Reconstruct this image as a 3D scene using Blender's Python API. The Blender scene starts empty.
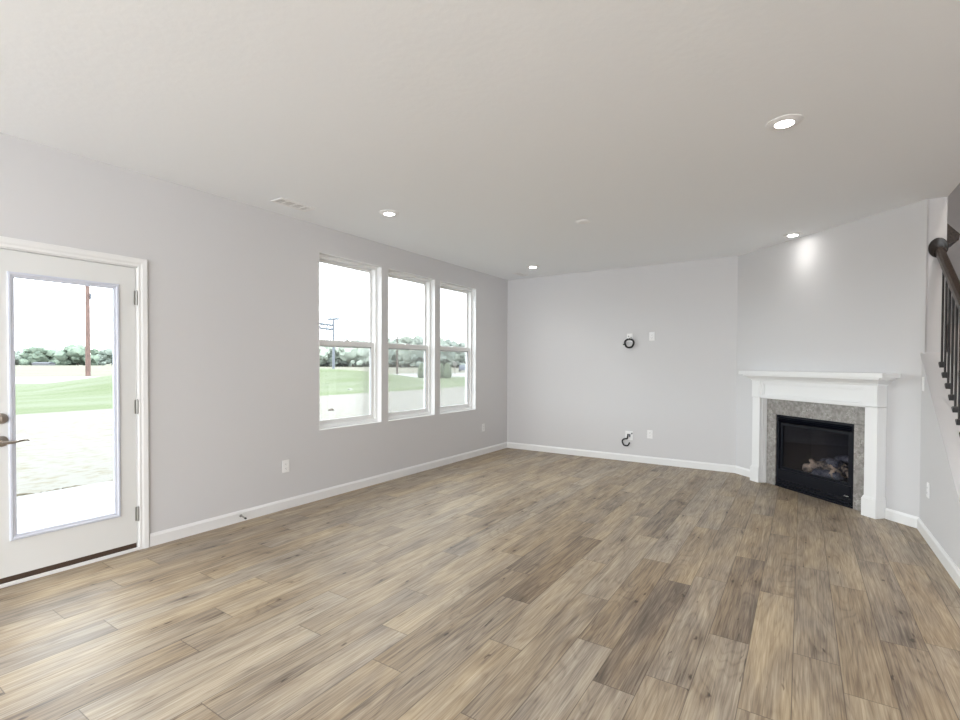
import bpy, bmesh, math, random
from mathutils import Vector, Matrix
random.seed(7)
C = bpy.context.scene.collection
SC = bpy.context.scene
PI = math.pi

# ---------------------------------------------------------------- camera, sky, exposure
EYE = 1.35979; FPX = 491.49; YAW = 0.58007; PITCH = -0.01549; ROLL = 0.00386
H = 2.74            # ceiling height
XL = -4.036         # left wall
YB = 6.972          # back wall
XR = 0.835          # knee wall / stair side
XD = -0.690         # where the diagonal wall leaves the back wall
YC = YB - (XR - XD) # where it reaches the knee wall
XS = 0.975          # stair side of the knee wall
cam_d = bpy.data.cameras.new('camera'); cam = bpy.data.objects.new('camera', cam_d); C.objects.link(cam)
fw = Vector((-math.sin(YAW) * math.cos(PITCH), math.cos(YAW) * math.cos(PITCH), math.sin(PITCH)))
rt = Vector((math.cos(YAW), math.sin(YAW), 0)); up = rt.cross(fw)
r2 = math.cos(ROLL) * rt + math.sin(ROLL) * up; u2 = -math.sin(ROLL) * rt + math.cos(ROLL) * up
cam.matrix_world = Matrix((r2, u2, -fw)).transposed().to_4x4()
cam.location = (0, 0, EYE)
cam_d.sensor_width = 36; cam_d.lens = FPX / 960 * 36; cam_d.shift_y = (372.2 - 360) / 960
cam_d.clip_end = 2000; cam_d.clip_start = 0.02
SC.camera = cam
SC.view_settings.view_transform = 'Standard'; SC.view_settings.look = 'None'
SC.view_settings.exposure = 0.0; SC.view_settings.gamma = 1.0; SC.view_settings.use_curve_mapping = False
SC.cycles.max_bounces = 12; SC.cycles.diffuse_bounces = 8; SC.cycles.glossy_bounces = 4
SC.cycles.transparent_max_bounces = 16; SC.cycles.caustics_reflective = False; SC.cycles.caustics_refractive = False
SC.cycles.sample_clamp_indirect = 8

SKY = 9.3           # overcast sky brightness
SPOT = 13.0        # their beam
LAMP = 46.0         # lens of the recessed lights
GLOBE = 80.0       # unseen fill globes added behind the viewer
w = bpy.data.worlds.new('overcast'); SC.world = w; w.use_nodes = True
nt = w.node_tree; bg = nt.nodes['Background']
tc = nt.nodes.new('ShaderNodeTexCoord'); mp = nt.nodes.new('ShaderNodeMapping'); mp.inputs['Scale'].default_value = (2, 2, 6)
nz = nt.nodes.new('ShaderNodeTexNoise'); nz.inputs['Scale'].default_value = 1.4; nz.inputs['Detail'].default_value = 3
cr = nt.nodes.new('ShaderNodeValToRGB')
cr.color_ramp.elements[0].position = .35; cr.color_ramp.elements[0].color = (.84, .93, 1, 1)
cr.color_ramp.elements[1].position = .65; cr.color_ramp.elements[1].color = (1, 1, 1, 1)
nt.links.new(tc.outputs['Generated'], mp.inputs[0]); nt.links.new(mp.outputs[0], nz.inputs['Vector'])
nt.links.new(nz.outputs[0], cr.inputs[0]); nt.links.new(cr.outputs[0], bg.inputs['Color'])
bg.inputs['Strength'].default_value = SKY

def portal(name, loc, rot, sx, sy):
    l = bpy.data.lights.new(name, 'AREA'); l.shape = 'RECTANGLE'; l.size = sx; l.size_y = sy
    l.cycles.is_portal = True
    o = bpy.data.objects.new(name, l); C.objects.link(o); o.location = loc; o.rotation_euler = rot
    return o

# ---------------------------------------------------------------- materials
MATS = {}
def mat(name, col, rough=.6, metal=0, spec=.5):
    m = bpy.data.materials.new(name); m.use_nodes = True; b = m.node_tree.nodes['Principled BSDF']
    b.inputs['Base Color'].default_value = (*col, 1); b.inputs['Roughness'].default_value = rough
    b.inputs['Metallic'].default_value = metal; b.inputs['Specular IOR Level'].default_value = spec
    MATS[name] = m; return m
def N(m, t, **k):
    n = m.node_tree.nodes.new(t)
    for a, v in k.items():
        if a.startswith('i_'):
            key = a[2:]; key = int(key) if key.isdigit() else key.replace('_', ' ')
            n.inputs[key].default_value = v
        else: setattr(n, a, v)
    return n
def LK(m, a, b): m.node_tree.links.new(a, b)
def bsdf(m): return m.node_tree.nodes['Principled BSDF']
def bump(m, scale, strength, dist=.002, detail=3, stretch=(1, 1, 1)):
    t = N(m, 'ShaderNodeTexCoord'); p = N(m, 'ShaderNodeMapping'); p.inputs['Scale'].default_value = stretch
    n = N(m, 'ShaderNodeTexNoise', i_Scale=scale, i_Detail=detail)
    b = N(m, 'ShaderNodeBump', i_Strength=strength, i_Distance=dist)
    LK(m, t.outputs['Object'], p.inputs[0]); LK(m, p.outputs[0], n.inputs['Vector'])
    LK(m, n.outputs[0], b.inputs['Height']); LK(m, b.outputs[0], bsdf(m).inputs['Normal'])
def mottled(m, ca, cb, scale=8, detail=5, stretch=(1, 1, 1), lo=.35, hi=.65):
    t = N(m, 'ShaderNodeTexCoord'); p = N(m, 'ShaderNodeMapping'); p.inputs['Scale'].default_value = stretch
    n = N(m, 'ShaderNodeTexNoise', i_Scale=scale, i_Detail=detail)
    r = N(m, 'ShaderNodeValToRGB'); e = r.color_ramp.elements
    e[0].position = lo; e[0].color = (*ca, 1); e[1].position = hi; e[1].color = (*cb, 1)
    LK(m, t.outputs['Object'], p.inputs[0]); LK(m, p.outputs[0], n.inputs['Vector'])
    LK(m, n.outputs[0], r.inputs[0]); LK(m, r.outputs[0], bsdf(m).inputs['Base Color'])
    return r

wall_m = mat('wall_paint', (.655, .652, .66), .75, spec=.3); bump(wall_m, 160, .12, .001)
ceil_m = mat('ceiling_paint', (.89, .915, .94), .85, spec=.2); bump(ceil_m, 26, .3, .004, 4)
stair_m = mat('stairwell_paint', (.50, .46, .445), .8, spec=.2)
trim_m = mat('trim_white', (.82, .825, .825), .35)
vinyl_m = mat('vinyl_white', (.82, .825, .82), .4)
lite_m = mat('lite_frame_sky_tint', (.64, .67, .76), .4)  # bluish sky scatter put into the frame colour
door_m = mat('door_white', (.76, .77, .765), .4)
plate_m = mat('plate_white', (.88, .88, .88), .35)
dark_m = mat('slot_dark', (.05, .05, .05), .6)
cable_m = mat('cable_black', (.012, .012, .012), .5)
bronze_m = mat('sill_bronze', (.075, .045, .03), .5)
black_m = mat('black_metal', (.004, .005, .009), .35, spec=.18); 
fire_m = mat('firebox_lining', (.016, .014, .015), .8)
nick_m = mat('satin_nickel', (.42, .38, .34), .3, 1)
hinge_m = mat('hinge_steel', (.38, .38, .36), .4, .9)
iron_m = mat('baluster_iron', (.012, .011, .011), .4)
rail_m = mat('rail_wood', (.07, .047, .036), .33)
mottled(rail_m, (.028, .021, .018), (.075, .056, .045), 6, 5, (20, 1.2, 20))
slot_m = mat('vent_recess', (.07, .07, .07), .8)
rosette_m = mat('rosette_wood', (.018, .014, .012), .35)
gasket_m = mat('gasket_dark', (.12, .13, .15), .6)
badge_m = mat('badge_silver', (.7, .7, .7), .3, .6)

def emis(name, col, s):
    m = bpy.data.materials.new(name); m.use_nodes = True; t = m.node_tree; t.nodes.clear()
    e = t.nodes.new('ShaderNodeEmission'); o = t.nodes.new('ShaderNodeOutputMaterial')
    e.inputs[0].default_value = (*col, 1); e.inputs[1].default_value = s; t.links.new(e.outputs[0], o.inputs[0]); return m
lens_m = emis('lamp_lens', (1, .97, .93), LAMP)
stairfill_m = emis('stairwell_fill_glow', (1, .9, .80), 185)
globe_m = emis('fill_globe_glow', (.88, .94, 1), GLOBE)

def glassmat(name, gloss, tint=(1, 1, 1)):
    m = bpy.data.materials.new(name); m.use_nodes = True; t = m.node_tree; t.nodes.clear()
    o = t.nodes.new('ShaderNodeOutputMaterial'); mx = t.nodes.new('ShaderNodeMixShader')
    tr = t.nodes.new('ShaderNodeBsdfTransparent'); tr.inputs[0].default_value = (*tint, 1)
    gl = t.nodes.new('ShaderNodeBsdfGlossy'); gl.inputs['Roughness'].default_value = .02
    lw = t.nodes.new('ShaderNodeFresnel'); lw.inputs[0].default_value = 1.45
    mu = t.nodes.new('ShaderNodeMath'); mu.operation = 'MULTIPLY'; mu.inputs[1].default_value = gloss
    t.links.new(lw.outputs[0], mu.inputs[0]); t.links.new(mu.outputs[0], mx.inputs[0])
    t.links.new(tr.outputs[0], mx.inputs[1]); t.links.new(gl.outputs[0], mx.inputs[2]); t.links.new(mx.outputs[0], o.inputs[0])
    return m
pane_m = glassmat('window_glass', .5, (.97, .985, .98))
fglass_m = glassmat('fireplace_glass', .09, (.8, .81, .86))

# grey mottled surround stone
tile_m = mat('surround_stone', (.3, .28, .26), .3)
r_ = mottled(tile_m, (.21, .195, .18), (.34, .325, .305), 30, 9)
def veins(m, ramp, scale, colr, wdt, amt):
    v = N(m, 'ShaderNodeTexVoronoi', feature='DISTANCE_TO_EDGE', i_Scale=scale)
    n = N(m, 'ShaderNodeTexNoise', i_Scale=scale * 2, i_Detail=6.); t = N(m, 'ShaderNodeTexCoord')
    mx = N(m, 'ShaderNodeMixRGB', blend_type='ADD'); mx.inputs[0].default_value = .25
    LK(m, t.outputs['Object'], n.inputs['Vector']); LK(m, t.outputs['Object'], mx.inputs[1]); LK(m, n.outputs['Color'], mx.inputs[2])
    LK(m, mx.outputs[0], v.inputs['Vector'])
    l = N(m, 'ShaderNodeMath', operation='LESS_THAN'); l.inputs[1].default_value = wdt
    n2 = N(m, 'ShaderNodeTexNoise', i_Scale=scale * .8); LK(m, t.outputs['Object'], n2.inputs['Vector'])
    g = N(m, 'ShaderNodeMath', operation='GREATER_THAN'); g.inputs[1].default_value = .52
    LK(m, n2.outputs[0], g.inputs[0])
    a = N(m, 'ShaderNodeMath', operation='MULTIPLY'); LK(m, v.outputs['Distance'], l.inputs[0]); LK(m, l.outputs[0], a.inputs[0]); LK(m, g.outputs[0], a.inputs[1])
    a2 = N(m, 'ShaderNodeMath', operation='MULTIPLY'); a2.inputs[1].default_value = amt; LK(m, a.outputs[0], a2.inputs[0])
    mm = N(m, 'ShaderNodeMixRGB'); mm.inputs[2].default_value = (*colr, 1)
    LK(m, a2.outputs[0], mm.inputs[0]); LK(m, ramp.outputs[0], mm.inputs[1]); LK(m, mm.outputs[0], bsdf(m).inputs['Base Color'])
veins(tile_m, r_, 9, (.62, .6, .57), .02, .6)

# oak-look planks: tint attribute x = lightness, y = warm/grey, z = random
floor_m = mat('plank_floor', (.3, .23, .17), .38, spec=.36)
def build_floor_mat(m):
    at = N(m, 'ShaderNodeAttribute', attribute_name='tint'); sp = N(m, 'ShaderNodeSeparateXYZ'); LK(m, at.outputs['Vector'], sp.inputs[0])
    tc = N(m, 'ShaderNodeTexCoord')
    off = N(m, 'ShaderNodeVectorMath', operation='SCALE'); off.inputs['Scale'].default_value = 37.0
    cmb = N(m, 'ShaderNodeCombineXYZ'); LK(m, sp.outputs[2], cmb.inputs[0]); LK(m, sp.outputs[2], cmb.inputs[1]); LK(m, sp.outputs[2], cmb.inputs[2])
    LK(m, cmb.outputs[0], off.inputs[0])
    add = N(m, 'ShaderNodeVectorMath', operation='ADD'); LK(m, tc.outputs['Object'], add.inputs[0]); LK(m, off.outputs[0], add.inputs[1])
    def noise(sx, sy, detail, dist=0.):
        p = N(m, 'ShaderNodeMapping'); p.inputs['Scale'].default_value = (sx, sy, 1)
        n = N(m, 'ShaderNodeTexNoise', i_Scale=1., i_Detail=float(detail), i_Distortion=dist)
        LK(m, add.outputs[0], p.inputs[0]); LK(m, p.outputs[0], n.inputs['Vector']); return n.outputs[0]
    def mth(op, a, b=None, c=None):
        n = N(m, 'ShaderNodeMath', operation=op)
        for i, v in enumerate((a, b, c)):
            if v is None: continue
            if isinstance(v, (int, float)): n.inputs[i].default_value = v
            else: LK(m, v, n.inputs[i])
        return n.outputs[0]
    def ramp(v, lo, hi):
        n = N(m, 'ShaderNodeMapRange'); n.inputs['From Min'].default_value = lo; n.inputs['From Max'].default_value = hi
        LK(m, v, n.inputs[0]); return n.outputs[0]
    base = noise(7, .8, 1, .35)                              # cathedral figure
    rings = mth('PINGPONG', mth('MULTIPLY', base, 15.), .5)
    ringl = ramp(rings, .0, .22)                             # dark thin lines at 0
    fine = noise(150, 5, 4, .5)
    streak = noise(34, 2.0, 4, .6)
    patch = noise(7, 1.6, 3, .5)
    tone = mth('ADD', mth('MULTIPLY_ADD', sp.outputs[0], .68, .175), mth('MULTIPLY', mth('SUBTRACT', ringl, .75), .10))
    tone = mth('ADD', tone, mth('MULTIPLY', mth('SUBTRACT', fine, .5), .8))
    tone = mth('ADD', tone, mth('MULTIPLY', mth('SUBTRACT', streak, .5), .50))
    tone = mth('ADD', tone, mth('MULTIPLY', mth('SUBTRACT', patch, .5), .6))
    # knots
    p = N(m, 'ShaderNodeMapping'); p.inputs['Scale'].default_value = (5.5, 2.0, 1)
    nn = N(m, 'ShaderNodeTexNoise', i_Scale=14., i_Detail=2.); LK(m, add.outputs[0], nn.inputs['Vector'])
    ad = N(m, 'ShaderNodeMixRGB', blend_type='ADD'); ad.inputs[0].default_value = .05
    LK(m, add.outputs[0], ad.inputs[1]); LK(m, nn.outputs['Color'], ad.inputs[2]); LK(m, ad.outputs[0], p.inputs[0])
    vo = N(m, 'ShaderNodeTexVoronoi', i_Scale=1., voronoi_dimensions='2D'); LK(m, p.outputs[0], vo.inputs['Vector'])
    sc = N(m, 'ShaderNodeSeparateColor'); LK(m, vo.outputs['Color'], sc.inputs[0])
    has = mth('GREATER_THAN', sc.outputs[0], .62)
    k = mth('MULTIPLY', mth('SUBTRACT', 1., ramp(vo.outputs['Distance'], .012, .05)), has)
    halo = mth('MULTIPLY', mth('SUBTRACT', 1., ramp(vo.outputs['Distance'], .04, .34)), has)
    tone = mth('SUBTRACT', tone, mth('ADD', mth('MULTIPLY', k, .45), mth('MULTIPLY', halo, .14)))
    dash = ramp(noise(60, 5.5, 2, 1.2), .70, .76)
    tone = mth('SUBTRACT', tone, mth('MULTIPLY', dash, .34))
    cr = N(m, 'ShaderNodeValToRGB'); e = cr.color_ramp.elements
    e[0].position = 0.; e[0].color = (.070, .048, .030, 1); e[1].position = 1.; e[1].color = (.60, .52, .40, 1)
    for q, c in ((.25, (.165, .118, .078)), (.5, (.31, .238, .162)), (.75, (.46, .375, .265))):
        x = cr.color_ramp.elements.new(q); x.color = (*c, 1)
    LK(m, tone, cr.inputs[0])
    hsv = N(m, 'ShaderNodeHueSaturation'); LK(m, cr.outputs[0], hsv.inputs['Color'])
    sat = mth('SUBTRACT', 1.10, mth('MULTIPLY', sp.outputs[1], .4))
    sat = mth('SUBTRACT', sat, mth('MULTIPLY', ramp(patch, .62, .4), .18))
    LK(m, sat, hsv.inputs['Saturation'])
    # seams from the plank's own uv in metres
    uv = N(m, 'ShaderNodeUVMap', uv_map='plank'); su = N(m, 'ShaderNodeSeparateXYZ'); LK(m, uv.outputs[0], su.inputs[0])
    dims = N(m, 'ShaderNodeAttribute', attribute_name='dims'); sd = N(m, 'ShaderNodeSeparateXYZ'); LK(m, dims.outputs['Vector'], sd.inputs[0])
    ex = mth('MINIMUM', su.outputs[0], mth('SUBTRACT', sd.outputs[0], su.outputs[0]))
    ey = mth('MINIMUM', su.outputs[1], mth('SUBTRACT', sd.outputs[1], su.outputs[1]))
    seam = ramp(mth('MINIMUM', ex, ey), .0006, .0030)
    mx = N(m, 'ShaderNodeMixRGB', blend_type='MIX'); mx.inputs[1].default_value = (.07, .05, .035, 1)
    LK(m, mth('ADD', mth('MULTIPLY', seam, .7), .3), mx.inputs[0]); LK(m, hsv.outputs[0], mx.inputs[2])
    LK(m, mx.outputs[0], bsdf(m).inputs['Base Color'])
    bp = N(m, 'ShaderNodeBump', i_Strength=.18, i_Distance=.0015)
    LK(m, mth('ADD', seam, mth('MULTIPLY', fine, .5)), bp.inputs['Height']); LK(m, bp.outputs[0], bsdf(m).inputs['Normal'])
    LK(m, mth('ADD', .40, mth('MULTIPLY', fine, .16)), bsdf(m).inputs['Roughness'])
build_floor_mat(floor_m)

# outdoors
lawn_m = mat('lawn_grass', (0.06552, 0.09009, 0.05324), .9, spec=.1)
mottled(lawn_m, (0.05446, 0.07158, 0.03165), (0.07314, 0.08559, 0.05504), 1.0, 4, (.55, .12, 1), .38, .62)
straw_m = mat('straw_soil', (0.1229, 0.1188, 0.1024), .95, spec=.1)
mottled(straw_m, (0.09173, 0.08436, 0.06224), (0.1138, 0.1114, 0.1024), 7.0, 9, (1.3, .8, 1), .32, .5)
field_m = mat('dry_field', (0.1065, 0.1024, 0.07371), .95, spec=.1)
mottled(field_m, (0.08026, 0.08518, 0.05733), (0.1048, 0.09664, 0.0819), .12, 4, (1, .3, 1))
conc_m = mat('concrete', (0.1351, 0.1351, 0.1351), .8, spec=.2); mottled(conc_m, (0.1188, 0.1188, 0.1188), (0.1474, 0.1474, 0.1474), 1.5, 4)
leafA = mat('leaf_green_hazed', (0.06143, 0.09419, 0.05733), .9, spec=.1); mottled(leafA, (0.09555, 0.1274, 0.1047), (0.1365, 0.1638, 0.1274), 1.1, 4)  # green paled by distance haze mixed into the colour
leafB = mat('leaf_haze_pale', (0.0819, 0.1065, 0.0819), .9, spec=.1); mottled(leafB, (0.1229, 0.1502, 0.1365), (0.1638, 0.1865, 0.1638), 1.1, 4)  # stronger distance haze painted into the leaf colour
leafW = mat('leaf_haze_tint', (.2, .23, .21), .9, spec=.1); mottled(leafW, (.15, .18, .155), (.25, .275, .24), 1.6, 5)  # lightest foliage, distance haze baked into its colour
leafC = mat('leaf_arborvitae', (0.04095, 0.05324, 0.03686), .9, spec=.1); mottled(leafC, (0.05733, 0.07371, 0.05324), (0.09828, 0.1147, 0.0819), 8, 3)
clod_m = mat('clod_tan', (0.05005, 0.04095, 0.02548), .95)
bark_m = mat('bark', (0.05324, 0.04095, 0.03276), .9)
pole_m = mat('pole_wood', (0.0819, 0.04505, 0.03481), .9); mottled(pole_m, (0.06143, 0.04095, 0.03686), (0.131, 0.07781, 0.06552), 3, 5, (4, 4, .6))
steel_m = mat('grey_steel', (.07, .08, .10), .6)
wire_m = mat('wire_grey', (0.06552, 0.06961, 0.07371), .6)
car_m = mat('car_paint', (.06, .07, .10), .35); carw_m = mat('car_glass', (.14, .16, .19), .2); tyre_m = mat('tyre', (.02, .02, .02), .8)
brick_m = mat('house_wall', (0.0819, 0.0819, 0.09009), .8); roof_m = mat('house_roof', (0.02457, 0.02866, 0.04095), .8)
sign_m = mat('sign_white', (0.1229, 0.1229, 0.1188), .6); post_m = mat('sign_post', (0.06552, 0.05324, 0.04095), .7)
stone_m = mat('pale_stone', (0.1433, 0.1433, 0.1351), .9)
log_m = mat('ceramic_log', (.2, .15, .1), .9); r_ = mottled(log_m, (.03, .025, .022), (.85, .62, .40), 9, 6, (1, 1, 1), .38, .62); bump(log_m, 40, .6, .01)
logd_m = mat('charred_log', (.05, .05, .06), .9); mottled(logd_m, (.02, .025, .04), (.22, .20, .20), 14, 6, (1, 1, 1), .35, .7); bump(logd_m, 40, .6, .01)
ember_m = mat('ember_bed', (.06, .06, .07), .95); mottled(ember_m, (.02, .02, .02), (.17, .15, .13), 60, 4)

# ---------------------------------------------------------------- helpers
class MB:
    def __init__(s): s.bm = bmesh.new()
    def box(s, a, b, bev=0.):
        c = [(a[i] + b[i]) / 2 for i in range(3)]; d = [abs(b[i] - a[i]) for i in range(3)]
        r = bmesh.ops.create_cube(s.bm, size=1, matrix=Matrix.Translation(c) @ Matrix.Diagonal((*d, 1)))
        if bev:
            es = list({e for v in r['verts'] for e in v.link_edges})
            bmesh.ops.bevel(s.bm, geom=es, offset=bev, segments=2, affect='EDGES', profile=.6)
        return s
    def prism(s, pts, axis, lo, hi):
        # pts: 2-D outline in the two other axes, in axis order (x,y,z without `axis`)
        def P(p, t):
            q = list(p); q.insert(axis, t); return q
        A = [s.bm.verts.new(P(p, lo)) for p in pts]; B = [s.bm.verts.new(P(p, hi)) for p in pts]
        n = len(pts); fs = [s.bm.faces.new(A), s.bm.faces.new(B[::-1])]
        for i in range(n): fs.append(s.bm.faces.new((A[i], B[i], B[(i + 1) % n], A[(i + 1) % n])))
        bmesh.ops.recalc_face_normals(s.bm, faces=fs)
        return s
    def tube(s, pts, r, seg=12, closed=False):
        pts = [Vector(p) for p in pts]; n = len(pts); rings = []
        rr = r if isinstance(r, (list, tuple)) else [r] * n
        prev = None
        for i, p in enumerate(pts):
            if closed: d = (pts[(i + 1) % n] - pts[i - 1]).normalized()
            else: d = (pts[min(i + 1, n - 1)] - pts[max(i - 1, 0)]).normalized()
            if prev is None: u = d.orthogonal().normalized()
            else: u = (prev - d * prev.dot(d)).normalized()
            prev = u; v = d.cross(u)
            rings.append([s.bm.verts.new(p + (u * math.cos(t * 2 * PI / seg) + v * math.sin(t * 2 * PI / seg)) * rr[i]) for t in range(seg)])
        m = n if closed else n - 1; fs = []
        for i in range(m):
            a, b = rings[i], rings[(i + 1) % n]
            for t in range(seg): fs.append(s.bm.faces.new((a[t], a[(t + 1) % seg], b[(t + 1) % seg], b[t])))
        if not closed: fs += [s.bm.faces.new(rings[0][::-1]), s.bm.faces.new(rings[-1])]
        bmesh.ops.recalc_face_normals(s.bm, faces=fs); return s
    def lathe(s, prof, mtx=Matrix.Identity(4), seg=32, close=False):
        # prof: (radius, height) about local z
        rings = []
        for r, z in prof:
            if r < 1e-6: rings.append([s.bm.verts.new(mtx @ Vector((0, 0, z)))])
            else: rings.append([s.bm.verts.new(mtx @ Vector((r * math.cos(t * 2 * PI / seg), r * math.sin(t * 2 * PI / seg), z))) for t in range(seg)])
        fs = []
        pairs = list(zip(rings, rings[1:])) + ([(rings[-1], rings[0])] if close else [])
        for a, b in pairs:
            for t in range(seg):
                u = (t + 1) % seg
                if len(a) == 1 and len(b) == 1: continue
                if len(a) == 1: fs.append(s.bm.faces.new((a[0], b[t], b[u])))
                elif len(b) == 1: fs.append(s.bm.faces.new((a[t], a[u], b[0])))
                else: fs.append(s.bm.faces.new((a[t], a[u], b[u], b[t])))
        bmesh.ops.recalc_face_normals(s.bm, faces=fs); return s
    def blob(s, c, r, sub=2, jit=.15, sq=(1, 1, 1)):
        res = bmesh.ops.create_icosphere(s.bm, subdivisions=sub, radius=1)
        for v in res['verts']:
            k = 1 + random.uniform(-jit, jit)
            v.co = Vector((c[0] + v.co.x * r * k * sq[0], c[1] + v.co.y * r * k * sq[1], c[2] + v.co.z * r * k * sq[2]))
        return s
    def build(s, name, m, parent=None, smooth=False, loc=None):
        me = bpy.data.meshes.new(name); s.bm.to_mesh(me); s.bm.free(); me.materials.append(m)
        o = bpy.data.objects.new(name, me); C.objects.link(o)
        if parent: o.parent = parent
        if smooth:
            for p in me.polygons: p.use_smooth = True
            if hasattr(me, 'set_sharp_from_angle'): me.set_sharp_from_angle(angle=math.radians(38))
        return o
def tag(o, label=None, cat=None, group=None, kind=None):
    if label: o['label'] = label
    if cat: o['category'] = cat
    if group: o['group'] = group
    if kind: o['kind'] = kind
    return o
def empty(name, loc=(0, 0, 0), rz=0., **k):
    o = bpy.data.objects.new(name, None); C.objects.link(o); o.location = loc; o.rotation_euler = (0, 0, rz); o.empty_display_size = .1
    return tag(o, **k)
def copy_tree(o, parent=None):
    c = o.copy(); C.objects.link(c)
    if parent: c.parent = parent
    for ch in list(o.children): copy_tree(ch, c)
    return c
def S(mb, name, m, label, cat): return tag(mb.build(name, m), label, cat, kind='structure')

# ---------------------------------------------------------------- room shell
YF = -4.2; XW = 2.12          # wall behind the viewer, far wall of the stairwell
TW = .16                      # left wall thickness
WINS = [(3.225, 4.10), (4.203, 5.078), (5.185, 6.045)]; WZ = (.692, 2.477)
DY = (.83, 1.615); DZ = 2.05
# floor: planks 0.18 m wide, 1.215 m long, laid along y
def make_floor():
    bm = bmesh.new(); uvl = bm.loops.layers.uv.new('plank')
    tl = bm.faces.layers.float_vector.new('tint'); dl = bm.faces.layers.float_vector.new('dims')
    joint = {-.38: 2.71, -.56: 2.19, -.74: 3.24, -.92: 2.30, -1.10: 3.98, -1.28: 2.05, -1.46: 2.475, -1.64: 1.61, -1.82: 1.85,
             -2.0: 2.235, -2.18: 1.61, -2.36: .735, -2.54: 1.20, -2.72: 1.465, -2.9: .605, -3.08: 1.07, -3.26: 1.66, -3.44: .96,
             -.2: 2.18, -.02: 2.745, .16: 2.525, .34: 1.9, .52: 4.42}
    dark = {(-1.46, 0): .25, (-.92, 0): .36, (-.74, -1): .24, (-.38, 0): .24, (-1.10, 0): .27, (-1.64, 0): .40, (-1.64, 1): .36, (-.2, 0): .60, (-.38, -1): .60,
            (-.56, 0): .47, (-.92, -1): .58, (-1.28, 0): .62, (-1.28, -1): .6, (-1.82, 0): .66, (-2.36, 0): .64, (-2.0, 0): .66, (-.02, 0): .42,
            (-.02, -1): .55, (.16, 0): .40, (.34, 1): .42, (-1.82, -1): .56, (-1.64, -1): .58, (-2.54, 0): .5, (-2.9, 0): .66, (-2.72, 0): .64, (-.56, -1): .6,
            (-.74, -2): .5, (-2.18, 0): .55, (-2.18, -1): .6, (-2.54, -1): .38, (-2.36, -1): .4}
    grey = {(-.92, -1): .6, (-.38, 0): .25, (-.56, 0): .5, (-.02, 0): .5, (-1.10, -1): .3, (-1.28, 0): .1}
    x = -4.16
    while x < XW + .1:
        k = round(x, 2); j = joint.get(k); 
        if j is None: j = random.uniform(0, 1.215)
        n0 = math.floor((YF - j) / 1.215)
        for i in range(n0, 14):
            y0 = j + i * 1.215; y1 = y0 + 1.215
            if y0 > YB + .1: break
            vs = [bm.verts.new(p) for p in ((x, y0, 0), (x + .18, y0, 0), (x + .18, y1, 0), (x, y1, 0))]
            f = bm.faces.new(vs)
            for l, uv in zip(f.loops, ((0, 0), (.18, 0), (.18, 1.215), (0, 1.215))): l[uvl].uv = uv
            ii = i + 1 if False else i
            t = dark.get((k, i)); t = random.choice((.44, .48, .5, .53, .56, .6)) if t is None else t
            g = grey.get((k, i)); g = random.choice((0, .1, .2, .35, .5)) if g is None else g
            f[tl] = Vector((t, g, random.random())); f[dl] = Vector((.18, 1.215, 0))
        x += .18
    # slab under the boards
    bmesh.ops.remove_doubles(bm, verts=bm.verts, dist=.0001)
    me = bpy.data.meshes.new('floor'); bm.to_mesh(me); bm.free(); me.materials.append(floor_m)
    o = bpy.data.objects.new('floor', me); C.objects.link(o)
    tag(o, 'brown oak-look plank floor running towards the back wall', 'floor', kind='structure')
make_floor()

CANS = [(-3.166, 3.31), (-.100, 3.29), (-.098, 6.14), (-3.18, 6.20), (-3.17, .3), (-.1, .3), (-3.17, -2.7), (-.1, -2.7)]  # last four are out of view, added as fill light
CR = .064
def make_ceiling():
    bm = bmesh.new(); es = []
    def loop(pts):
        vs = [bm.verts.new((*p, H)) for p in pts]
        for i in range(len(vs)): es.append(bm.edges.new((vs[i], vs[(i + 1) % len(vs)])))
    loop([(XL - .1, YF - .1), (XW + .1, YF - .1), (XW + .1, 1.2), (XS, 1.2), (XS, YB + .1), (XL - .1, YB + .1)])
    for cx, cy in CANS: loop([(cx + CR * math.cos(t * PI / 16), cy + CR * math.sin(t * PI / 16)) for t in range(32)])
    bmesh.ops.triangle_fill(bm, use_beauty=True, use_dissolve=False, edges=es)
    for f in bm.faces:
        if f.normal.z > 0: f.normal_flip()
    me = bpy.data.meshes.new('ceiling'); bm.to_mesh(me); bm.free(); me.materials.append(ceil_m)
    o = bpy.data.objects.new('ceiling', me); C.objects.link(o)
    tag(o, 'pale lightly textured flat ceiling over the whole room', 'ceiling', kind='structure')
    # floor structure above: closes the room upward and edges the stair opening
    m = MB(); m.box((XL - .2, YF - .2, H + .14), (XS - .02, YB + .2, H + .3)); m.box((XS - .02, YF - .2, H + .14), (XW + .1, 1.2, H + .3))
    S(m, 'ceiling_deck', ceil_m, 'floor deck of the storey above', 'ceiling')
    m = MB(); m.box((XS - .02, 1.2, H + .001), (XS, YC, H + .3)); m.box((XS, 1.18, H + .001), (XW, 1.2, H + .3))
    S(m, 'ceiling_edge', wall_m, 'drywall edge of the stair opening in the ceiling', 'ceiling edge')
make_ceiling()

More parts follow.
